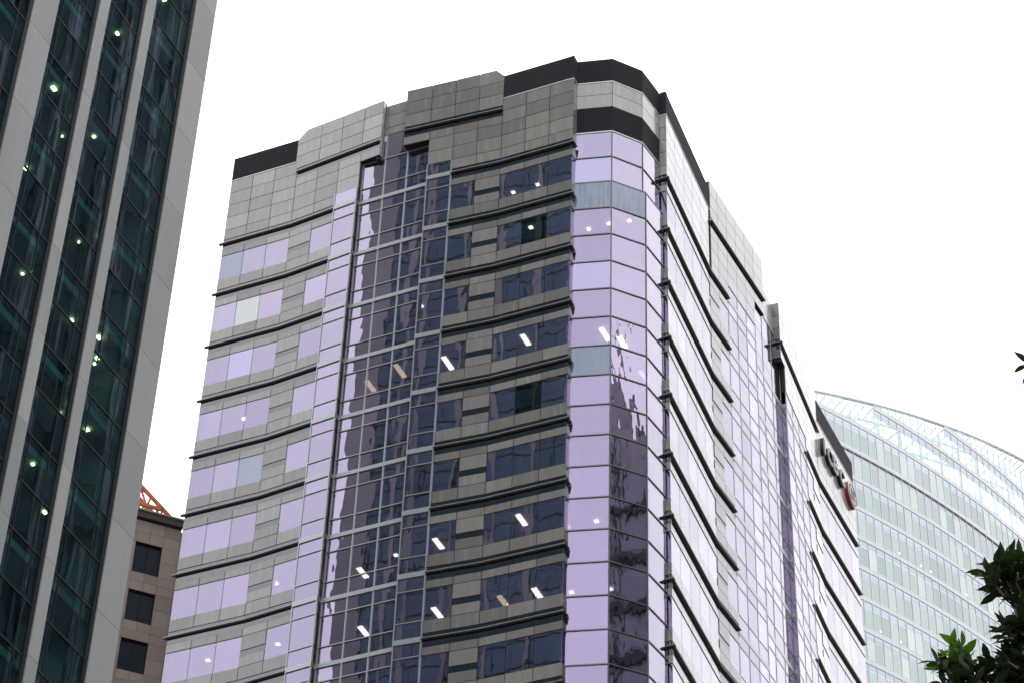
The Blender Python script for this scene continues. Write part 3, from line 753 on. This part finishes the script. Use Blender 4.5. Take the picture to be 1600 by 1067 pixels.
prism('inner_core', [(-3.4, -3.4), (-24, -3.4), (-24, -23.5), (-3.4, -23.5)], 0, TOPZ - 1, M['tinside'], ltower)
prism('rear_wall', [(-27.2, -26), (-26.9, -26), (-26.9, -0.05), (-27.2, -0.05)], 0, TOPZ, M['tstone'], ltower)
prism('side_wall', [(-26.9, -26), (-0.35, -26), (-0.35, -25.8), (-26.9, -25.8)], 0, TOPZ, M['tstone'], ltower)
prism('roof', [(-27.2, -26), (-0.02, -26), (-0.02, -0.02), (-27.2, -0.02)], TOPZ, TOPZ + 1.2, M['tstone'], ltower)
prism('sky_blocker', [(-0.75, -0.75), (-26.7, -0.75), (-26.7, -0.95), (-0.75, -0.95)], 0, TOPZ - 1, M['tinside'], ltower)  # added unseen wall, blocks sky light showing through the corner glazing
rl = random.Random(3)
for j in range(9, 23):
    zc = PJ - 17 * 3.76 + j * 3.76 - 0.33
    if not 38 < zc < 84: continue
    for (v1, v0) in [(a[0], b[1]) for a, b in zip(piers[:5], piers[1:5])]:
        if rl.random() < 0.8:
            for q_ in range(rl.choice((1, 2, 3, 4))):
                d = rl.uniform(0.5, 1.7); yy = rl.uniform(v0, v1) - VT
                mt = Matrix.Translation((GP - d, yy, zc - 0.03)); wl = rl.choice((0.06, 0.08, 0.10, 0.14))
                link_mesh('ceiling_lamp', box_mesh(wl, wl * rl.choice((1, 1, 1.5)), 0.05), M['tlamp'], ltower, mt)

# ================================================================== brown tiled building behind, with crane on its roof
BAZ = math.radians(68.5); be = Vector((math.sin(BAZ), math.cos(BAZ)))
BX, BY, BZ = -18.55, 118.56, 85.76 + CAM_H
brown = thing('brown_building', 'brown tiled building with square dark windows between the two towers', 'building', (BX, BY, 0), math.atan2(be.y, be.x))
BW = 12.0
BF = Seg((-BW, 0), (0, 0))
bs = lambda s: s + BW
btile = Merge()
Zb = lambda z: z + CAM_H
wtops = [83.62 - 3.25 * i for i in range(5)]
wcols = [(-2.53 - 3.1 * c, -0.97 - 3.1 * c) for c in range(3)]
# tiles: columns between window edges, rows of window, lintel
xs_ = [0.0]
for c in range(3): xs_ += [wcols[c][1], (wcols[c][0] + wcols[c][1]) / 2, wcols[c][0]] + ([(wcols[c][0] + wcols[c + 1][1]) / 2] if c < 2 else [-10.4, -BW])
xs_ = sorted(xs_)
for i in range(-1, 5):
    if i < 0: rows_ = [(85.12, 84.36), (84.36, 83.62)]
    else:
        t = wtops[i]; rows_ = [(t, t - 1.02), (t - 1.02, t - 2.05), (t - 2.05, t - 2.65), (t - 2.65, t - 3.25)]
    for r, (za, zb) in enumerate(rows_):
        for a, b in zip(xs_, xs_[1:]):
            mid = (a + b) / 2
            if i >= 0 and r < 2 and any(w0 < mid < w1 for w0, w1 in wcols): continue
            if mid > -5.5: piece(BF, bs(a) + 0.008, bs(b) - 0.008, Zb(zb) + 0.008, Zb(za) - 0.008, -0.05, random.uniform(-0.004, 0.004), 'wall_tile', M['brown'], brown)
            else:
                mt, x, y, z = BF.prm(bs(a) + 0.008, bs(b) - 0.008, Zb(zb) + 0.008, Zb(za) - 0.008, -0.05, 0); btile.box(mt, x, y, z)
    if i >= 0:
        for w0, w1 in wcols:
            t = wtops[i]
            wn = piece(BF, bs(w0) + 0.05, bs(w1) - 0.05, Zb(t - 2.0), Zb(t) - 0.05, -0.22, -0.19, 'window_pane', M['bglass'], brown)
            wf = Merge()
            for (a, b, c_, d_) in ((w0, w0 + 0.07, t - 2.05, t), (w1 - 0.07, w1, t - 2.05, t), (w0 + 0.07, w1 - 0.07, t - 0.07, t), (w0 + 0.07, w1 - 0.07, t - 2.05, t - 1.97), ((w0 + w1) / 2 - 0.03, (w0 + w1) / 2 + 0.03, t - 1.97, t - 0.07)):
                mt, x, y, z = BF.prm(bs(a), bs(b), Zb(c_), Zb(d_), -0.24, -0.15); wf.box(mt, x, y, z)
            wf.build('window_frame', M['tmull'], brown, None)
btile.build('wall_tiles', M['brown'], brown)
ZL = Zb(wtops[-1] - 3.25)
# walls behind the tiles with window holes left open
for a, b in zip(xs_, xs_[1:]):
    mid = (a + b) / 2
    if any(w0 < mid < w1 for w0, w1 in wcols):
        for i in range(5): piece(BF, bs(a), bs(b), Zb(wtops[i] - 3.25), Zb(wtops[i] - 2.05), -0.25, -0.055, 'wall_backing', M['backing'], brown)
        piece(BF, bs(a), bs(b), Zb(83.62), Zb(85.1), -0.25, -0.055, 'wall_backing', M['backing'], brown)
    else: piece(BF, bs(a), bs(b), ZL, Zb(85.1), -0.25, -0.055, 'wall_backing', M['backing'], brown)
prism('lower_wall', [(-BW, 0.0), (0, 0.0), (0, 10), (-BW, 10)], 0, ZL - 0.01, M['brown'], brown)
prism('inner_core', [(-BW + 0.3, 2.2), (-0.3, 2.2), (-0.3, 9.7), (-BW + 0.3, 9.7)], ZL, Zb(85.0), M['inside'], brown)
prism('side_wall', [(-0.26, 0.26), (-0.02, 0.26), (-0.02, 10), (-0.26, 10)], ZL, Zb(85.1), M['brown'], brown)
prism('rear_wall', [(-BW, 0.26), (-BW + 0.2, 0.26), (-BW + 0.2, 10), (-BW, 10)], ZL, Zb(85.1), M['brown'], brown)
for i in range(5): prism('floor_slab', [(-BW + 0.25, 0.3), (-0.3, 0.3), (-0.3, 9.7), (-BW + 0.25, 9.7)], Zb(wtops[i] + 0.05), Zb(wtops[i] + 0.35), M['inside'], brown)
prism('side_pier', [(0.0, 0.25), (1.1, 0.25), (1.1, 9), (0.0, 9)], 0, Zb(85.15), M['brown'], brown)
prism('cornice', [(-BW - 0.15, -0.22), (0.02, -0.22), (0.02, 10.1), (-BW - 0.15, 10.1)], Zb(85.2), Zb(85.62), M['cornice'], brown)
prism('cornice_cap', [(-BW - 0.2, -0.30), (0.1, -0.30), (0.1, 10.2), (-BW - 0.2, 10.2)], Zb(85.62), Zb(85.72), M['brown'], brown)

bx0, by0 = BX + be.x * -3.4, BY + be.y * -3.4
crane = thing('roof_crane', 'orange painted steel crane frame standing on the brown building roof', 'crane', (bx0, by0, Zb(85.72)), math.atan2(be.y, be.x))
def crane_bar(name, p0, p1, w_=0.12, h_=0.12):
    q_, ln, a, b = beam(p0, p1, w_, h_); link_mesh(name, box_mesh(ln, a, b), M['orange'], crane, q_)
for y_ in (0.25, 1.25):
    crane_bar('chord', (-0.4, y_, 2.85), (2.85, y_, 0.14), 0.16, 0.20)
    crane_bar('lower_beam', (-2.0, y_, 0.68), (2.24, y_, 0.66), 0.16, 0.20)
    crane_bar('base_rail', (-2.0, y_, 0.10), (2.9, y_, 0.10), 0.14, 0.10)
    for (a, b) in (((0.2, 2.3), (-0.3, 0.75)), ((0.62, 2.0), (1.15, 0.75)), ((0.05, 1.55), (1.0, 1.62)), ((0.35, 0.65), (0.15, 0.12)), ((1.0, 0.65), (1.0, 0.12)), ((1.0, 0.65), (1.5, 0.12)), ((1.6, 0.65), (1.4, 0.12)), ((1.75, 0.65), (2.1, 0.12))):
        crane_bar('brace', (a[0], y_, a[1]), (b[0], y_, b[1]), 0.09, 0.11)
for x_, z_ in ((0.6, 2.0), (1.4, 1.32), (2.2, 0.66), (-0.2, 2.66), (0.4, 0.68), (1.3, 0.68)): crane_bar('cross_tie', (x_, 0.33, z_), (x_, 1.17, z_), 0.1, 0.1)
for x_, z_ in ((0.0, 1.55),): crane_bar('cross_tie', (x_, 0.33, z_), (x_, 1.17, z_), 0.1, 0.1)

# ================================================================== curved pale glass tower on the right
CCX, CCY, CR = -34.76, 298.94, 120.0
curved = thing('curved_glass_tower', 'pale mint curved glass tower with see-through glazed crown behind the right side', 'building', (CCX, CCY, 0))
def cp(a, r, z): t = math.radians(a); return (math.sin(t) * r, math.cos(t) * r, z)
A0, A1, DA = 150.0, 122.4, 0.545
NA = int((A0 - A1) / DA)
FL = 3.62; FZ = 150.4 + CAM_H
roofz = lambda a: 163.1 + CAM_H + (146.8 - a) * 0.625
def arc_strip(name, z0, z1, r, mat, thick=0.12, a0=A0, a1=A1, kind=None):
    n = NA; vs, fs = [], []
    for i in range(n + 1):
        a = a0 + (a1 - a0) * i / n
        vs += [cp(a, r, z0), cp(a, r, z1), cp(a, r - thick, z1), cp(a, r - thick, z0)]
    for i in range(n):
        b = i * 4
        for k in range(4): fs.append((b + k, b + (k + 1) % 4, b + 4 + (k + 1) % 4, b + 4 + k))
    fs += [(0, 1, 2, 3), (n * 4 + 3, n * 4 + 2, n * 4 + 1, n * 4)]
    me = bpy.data.meshes.new(name); me.from_pydata(vs, [], fs)
    bm = bmesh.new(); bm.from_mesh(me); bmesh.ops.recalc_face_normals(bm, faces=bm.faces); bm.to_mesh(me); bm.free()
    return link_mesh(name, me, mat, curved, None, kind)
def curved_pane(a0, a1, z0, z1, r, mat, name):
    pa, pb = Vector(cp(a0, r, 0)), Vector(cp(a1, r, 0))
    d = pb - pa; ang = math.atan2(d.y, d.x)
    mt = Matrix.Rotation(ang + random.gauss(0, 0.002), 4, 'Z') @ Matrix.Rotation(random.gauss(0, 0.0025), 4, 'X'); mt.translation = ((pa.x + pb.x) / 2, (pa.y + pb.y) / 2, (z0 + z1) / 2)
    return d.length - 0.03, z1 - z0, mt
rest = Merge(); rest_b = Merge(); rest_c = Merge()
count = 0
rc_ = random.Random(11)
for fl in range(-41, 6):
    zf = FZ + fl * FL                                   # band level of this floor
    if zf < 0: continue
    for i in range(NA):
        a = A0 - i * DA; b = a - DA
        zt = min(zf + FL - 0.98, roofz(b) - 0.1); zb_ = zf + 0.42
        if zt - zb_ < 0.3: continue
        crown_z = zf > 161.0 + CAM_H
        x, z, mt = curved_pane(a, b, zb_, zt, CR, None, '')
        blind = rc_.random() < 0.28
        inview = -5 <= fl <= 5 and a < 147.2 and b > 129.0
        mt_name = M['mint_clear'] if crown_z else (M['mint_blind'] if blind else M['mint'])
        if inview and (count < 210 or (crown_z and count < 300)):
            link_mesh('window_pane', box_mesh(x, 0.04, z), mt_name, curved, mt); count += 1
        elif not crown_z: (rest_b if blind else rest).box(mt, x, 0.04, z)
        else: rest_c.box(mt, x, 0.04, z)
    # spandrel pair: white band and blue grey strip below it, only as far as the roof line allows
    lim = A0
    for i in range(NA + 1):
        a = A0 - i * DA
        if roofz(a) > zf + 0.4: lim = a; break
    else: continue
    a_start = A0 if zf + 0.4 < roofz(A0) else lim
    arc_strip('spandrel_band', zf - 0.12, zf + 0.40, CR + 0.05, M['mint_band'], 0.16, a_start)
    arc_strip('spandrel_strip', zf - 0.60, zf - 0.12, CR + 0.0, M['mint_strip'], 0.1, a_start)
    arc_strip('spandrel_strip', zf - 0.98, zf - 0.60, CR - 0.004, M['mint_strip'], 0.1, a_start)
    for zz in (zf - 0.61, zf + 0.41): arc_strip('transom', zz - 0.014, zz + 0.014, CR + (0.01 if zz < zf else 0.06), M['mint_mull'], 0.1, a_start)
    if zf < 161.0 + CAM_H: arc_strip('floor_slab', zf - 0.5, zf + 0.2, CR - 0.2, M['mint_band'], 6.0, a_start)
rest.build('window_panes', M['mint'], curved); rest_b.build('blind_panes', M['mint_blind'], curved); rest_c.build('crown_panes', M['mint_clear'], curved)
arc_strip('expansion_joint', 157.32 + CAM_H - 0.035, 157.32 + CAM_H + 0.035, CR + 0.09, M['mint_line'], 0.1)
for i in range(NA + 1):
    a = A0 - i * DA; t = math.radians(a)
    mt = Matrix.Rotation(-t, 4, 'Z'); top = roofz(a); mt.translation = cp(a, CR + 0.02, top / 2)
    link_mesh('mullion', box_mesh(0.045, 0.10, top), M['mint_mull'], curved, mt)
# roof edge and steel behind the clear crown
vs, fs = [], []
for i in range(NA + 1):
    a = A0 - i * DA
    for r_, dz in ((CR + 0.1, -0.12), (CR + 0.1, 0.12), (CR - 0.35, 0.12), (CR - 0.35, -0.12)): vs.append(cp(a, r_, roofz(a) + dz))
for i in range(NA):
    for k in range(4): fs.append((i * 4 + k, i * 4 + (k + 1) % 4, i * 4 + 4 + (k + 1) % 4, i * 4 + 4 + k))
me = bpy.data.meshes.new('roof_edge'); me.from_pydata(vs, [], fs); link_mesh('roof_edge', me, M['mint_mull'], curved)
def steel(p0, p1, r_=0.14):
    v_, f_ = tube_rings([p0, p1], [r_, r_], 8); me = bpy.data.meshes.new('crown_steel'); me.from_pydata(v_, [], f_); link_mesh('crown_steel', me, M['mint_steel'], curved)
for i in range(0, NA, 3):
    a = A0 - i * DA
    steel(cp(a, CR - 1.6, 160.5), cp(a, CR - 1.6, roofz(a) - 0.3), 0.2)
    if i + 3 <= NA:
        b = a - 3 * DA
        steel(cp(a, CR - 1.6, roofz(a) - 1.2), cp(b, CR - 1.6, roofz(b) - 1.2), 0.16)
        if roofz(b) > 168: steel(cp(a, CR - 1.6, roofz(a) - 4.0), cp(b, CR - 1.6, roofz(b) - 4.0), 0.14)
        steel(cp(a, CR - 1.6, max(161.5, roofz(a) - 4.2)), cp(b, CR - 1.6, roofz(b) - 1.3), 0.12)
    for j in range(3):
        c = a - j * DA
        steel(cp(c, CR - 0.15, roofz(c) - 0.55), cp(c, CR - 1.6, roofz(c) - 1.2), 0.1)
arc_strip('rear_wall', 0, 161.0 + CAM_H, CR - 14, M['mint_band'], 0.5)
# small lights behind the far glass
for (a, fl) in ((141.9, -1), (140.4, -1), (139.7, -1), (143.6, -4), (142.3, -4), (142.6, -6), (142.0, -6), (137.0, -1)):
    mt = Matrix.Rotation(-math.radians(a), 4, 'Z'); mt.translation = cp(a, CR + 0.035, FZ + fl * FL + 0.75)
    link_mesh('lamp', box_mesh(0.17, 0.05, 0.16), M['lamp_dim'], curved, mt)

# ================================================================== towers out of frame that the glass reflects
def block_tower(name, label, u0, u1, v0, v1, h, wall, glz, floor=3.7, spire=False, fin=None, bands=True):
    x0, y0 = W((u0 + u1) / 2, (v0 + v1) / 2)
    t = thing(name, label, 'building', (x0, y0, 0), TH)
    a, b = (u1 - u0) / 2, (v1 - v0) / 2
    prism('body', [(-a, -b), (a, -b), (a, b), (-a, b)], 0, h, wall, t)
    mg = Merge(); mf = Merge()
    for sg in (Seg((-a, -b), (a, -b)), Seg((-a, b), (-a, -b)), Seg((a, b), (-a, b))):
        n = max(2, int(sg.len / 2.6))
        for j in range(int((h - 2) / floor)):
            for i in range(n):
                s0, s1 = sg.len * i / n, sg.len * (i + 1) / n
                mt, x, y, z = sg.prm(s0 + 0.3, s1 - 0.15, j * floor + 1.1, j * floor + 3.3, 0.0, 0.04)
                mt = mt @ Matrix.Rotation(random.gauss(0, 0.003), 4, 'Z'); mg.box(mt, x, y, z)
        for i in range(n + 1):
            mt, x, y, z = sg.prm(sg.len * i / n - 0.14, sg.len * i / n + 0.14, 0.5, h, 0.0, 0.35); mf.box(mt, x, y, z)
    for sg in (Seg((-a, -b), (a, -b)), Seg((-a, b), (-a, -b)), Seg((a, b), (-a, b))):
        for j in range(int(h / floor) if bands else 0):
            mt, x, y, z = sg.prm(0, sg.len, j * floor + 0.2, j * floor + 0.75, 0.0, 0.3); mf.box(mt, x, y, z)
    mg.build('window_panes', glz, t); mf.build('fins', fin or wall, t)
    if spire:
        for dy, dh in ((1.6, 1.4), (2.15, 3.2), (2.6, 5.2)):     # stepped roof tiers
            prism('upper_tier', [(-a + 0.3, -b * 0.3), (a * 0.4, -b * 0.3), (a * 0.4, b - dy), (-a + 0.3, b - dy)], h + (0 if dh < 3 else dh - 2.1), h + dh, wall, t)
        v_, f_ = tube_rings([(-a * 0.93, b - 3.0, h + 5.1), (-a * 0.93, b - 3.0, h + 7.5), (-a * 0.93, b - 3.0, h + 11)], [0.35, 0.2, 0.05], 8)
        me = bpy.data.meshes.new('spire'); me.from_pydata(v_, [], f_); link_mesh('spire', me, wall, t)
    return t
block_tower('dark_office_block', 'dark office block standing across the street, mirrored in the left tower glass', 52, 78, -1, 27, 150, M['dtower'], M['dglass'], fin=M['lfin'], bands=False)
block_tower('spired_block', 'grey block with a thin roof spire, mirrored in the corner bay', 54, 80, -34, -4, 102.5, M['lfin'], M['mglass'], spire=True, fin=M['dtower'])

# ================================================================== tree at the lower right
tree = thing('leafy_tree', 'dark broad-leaved tree reaching in at the lower right corner', 'tree', (5.3, 17.2, 0))
rt_ = random.Random(21)
def tl(p): return Vector(p) - Vector((5.3, 17.2, 0)) + Vector((0, 0, CAM_H))
v_, f_ = tube_rings([(0, 0, 0), (0.05, -0.1, 3), (-0.1, 0.0, 6.5), (-0.25, -0.15, 9.5)], [0.28, 0.23, 0.18, 0.12], 10)
me = bpy.data.meshes.new('trunk'); me.from_pydata(v_, [], f_); link_mesh('trunk', me, M['bark'], tree)
# leaf meshes: pointed oval blades folded along the midrib
def leaf_mesh(ln, wd, bend):
    prof = [(0.0, 0.05), (0.18, 0.62), (0.42, 1.0), (0.68, 0.82), (0.88, 0.34), (1.0, 0.0)]
    vs, fs = [], []
    for t, q_ in prof:
        z = -bend * t * t * ln; x = t * ln; h = wd / 2 * q_
        vs += [(x, 0, z), (x, h, z + 0.22 * h), (x, -h, z + 0.22 * h)]
    for i in range(len(prof) - 1):
        b = i * 3
        fs += [(b, b + 3, b + 4, b + 1), (b, b + 2, b + 5, b + 3)]
    me = bpy.data.meshes.new('leaf'); me.from_pydata(vs, [], fs)
    for p_ in me.polygons: p_.use_smooth = True
    return me
LEAVES = [leaf_mesh(l, l * w_, b) for l, w_, b in ((0.165, 0.38, 0.2), (0.135, 0.42, 0.4), (0.185, 0.33, 0.3), (0.105, 0.42, 0.1), (0.15, 0.36, -0.15))]
for me in LEAVES: me.materials.append(M['leaf'])
leaf_rest = Merge(); leaves_made = 0
def put_leaf(p, d, young):
    global leaves_made
    z = Vector((rt_.gauss(0, 0.5), rt_.gauss(0, 0.5), 1)).normalized(); d = d.normalized()
    y = z.cross(d).normalized(); z = d.cross(y)
    mt = Matrix((d, y, z)).transposed().to_4x4(); mt.translation = p
    me = rt_.choice(LEAVES); sc = rt_.uniform(0.8, 1.15); mt = mt @ Matrix.Scale(sc, 4)
    if leaves_made < 300:
        link_mesh('leaf', me, M['leaf_young'] if young else M['leaf'], tree, mt); leaves_made += 1
    else: leaf_rest.add([tuple(mt @ v.co) for v in me.vertices], [tuple(pl.vertices) for pl in me.polygons])
def twig(p0, p1, r0=0.012, r1=0.004, nl=9, young=False, spread=1.0):
    p0, p1 = Vector(p0), Vector(p1); d = p1 - p0
    mid = (p0 + p1) / 2 + Vector((rt_.gauss(0, 0.02), rt_.gauss(0, 0.02), 0.03))
    v_, f_ = tube_rings([p0, mid, p1], [r0, (r0 + r1) / 2, r1], 5)
    me = bpy.data.meshes.new('twig'); me.from_pydata(v_, [], f_); link_mesh('twig', me, M['bark'], tree)
    for i in range(nl):
        t = 0.3 + 0.7 * i / (nl - 1) if nl > 1 else 1
        p = p0.lerp(p1, t)
        a = i * 2.4 + rt_.uniform(-0.4, 0.4)
        s1 = d.orthogonal().normalized(); s2 = d.normalized().cross(s1)
        out = (s1 * math.cos(a) + s2 * math.sin(a)) * spread + d.normalized() * (0.45 + 0.8 * t)
        put_leaf(p, out, young)
limbs = [  # (start on trunk, tip)
    ((-0.2, -0.1, 9.0), tl((3.62, 16.42, 10.62))), ((-0.25, -0.15, 9.4), tl((4.05, 16.1, 11.05))), ((-0.25, -0.15, 9.5), tl((4.2, 15.8, 11.7))), ((-0.2, -0.1, 9.3), tl((4.35, 15.1, 12.75)))]
for a, b in limbs:
    a, b = Vector(a), Vector(b); mid = (a + b) / 2 + Vector((0.1, 0, 0.25))
    v_, f_ = tube_rings([a, mid, b], [0.09, 0.05, 0.018], 7)
    me = bpy.data.meshes.new('limb'); me.from_pydata(v_, [], f_); link_mesh('limb', me, M['bark'], tree)
def clump(c, rad, n, young=0.1, root=None, nl=8):
    c = Vector(c); root = Vector(root) if root else c + Vector((0.5, 0.3, -0.4))
    for i in range(n):
        o = Vector((rt_.gauss(0, 1), rt_.gauss(0, 1), rt_.gauss(0, 1))).normalized() * rt_.uniform(0.35, 1.0)
        tip = c + Vector((o.x * rad[0], o.y * rad[1], o.z * rad[2]))
        base = tip.lerp(root, 0.28) + Vector((rt_.gauss(0, 0.03), rt_.gauss(0, 0.03), rt_.gauss(0, 0.03)))
        twig(base, tip, nl=nl, young=rt_.random() < young)
clump(tl((3.48, 16.42, 10.86)), (0.21, 0.25, 0.13), 10, 0.95, tl((3.75, 16.4, 10.5)))
clump(tl((3.58, 16.46, 10.66)), (0.26, 0.3, 0.14), 12, 0.1, tl((3.9, 16.4, 10.3)))
clump(tl((3.80, 16.05, 11.38)), (0.16, 0.25, 0.17), 10, 0.0, tl((4.2, 16.1, 11.0)))
clump(tl((4.02, 16.0, 11.42)), (0.22, 0.3, 0.24), 18, 0.05, tl((4.3, 16.1, 11.0)))
clump(tl((3.98, 16.2, 11.02)), (0.24, 0.3, 0.2), 20, 0.3, tl((4.3, 16.2, 10.7)))
clump(tl((3.95, 16.35, 10.70)), (0.32, 0.3, 0.2), 30, 0.15, tl((4.3, 16.3, 10.4)))
clump(tl((4.32, 15.9, 11.3)), (0.3, 0.4, 0.5), 26, 0.1, tl((4.7, 16.2, 10.8)))
twig(tl((4.25, 14.98, 12.62)), tl((3.99, 14.97, 12.64)), nl=8)
twig(tl((4.25, 14.98, 12.58)), tl((4.02, 14.99, 12.57)), nl=6)
clump(tl((4.35, 15.0, 12.6)), (0.2, 0.3, 0.3), 8, 0.0)
leaf_rest.build('leaves', M['leaf'], tree)
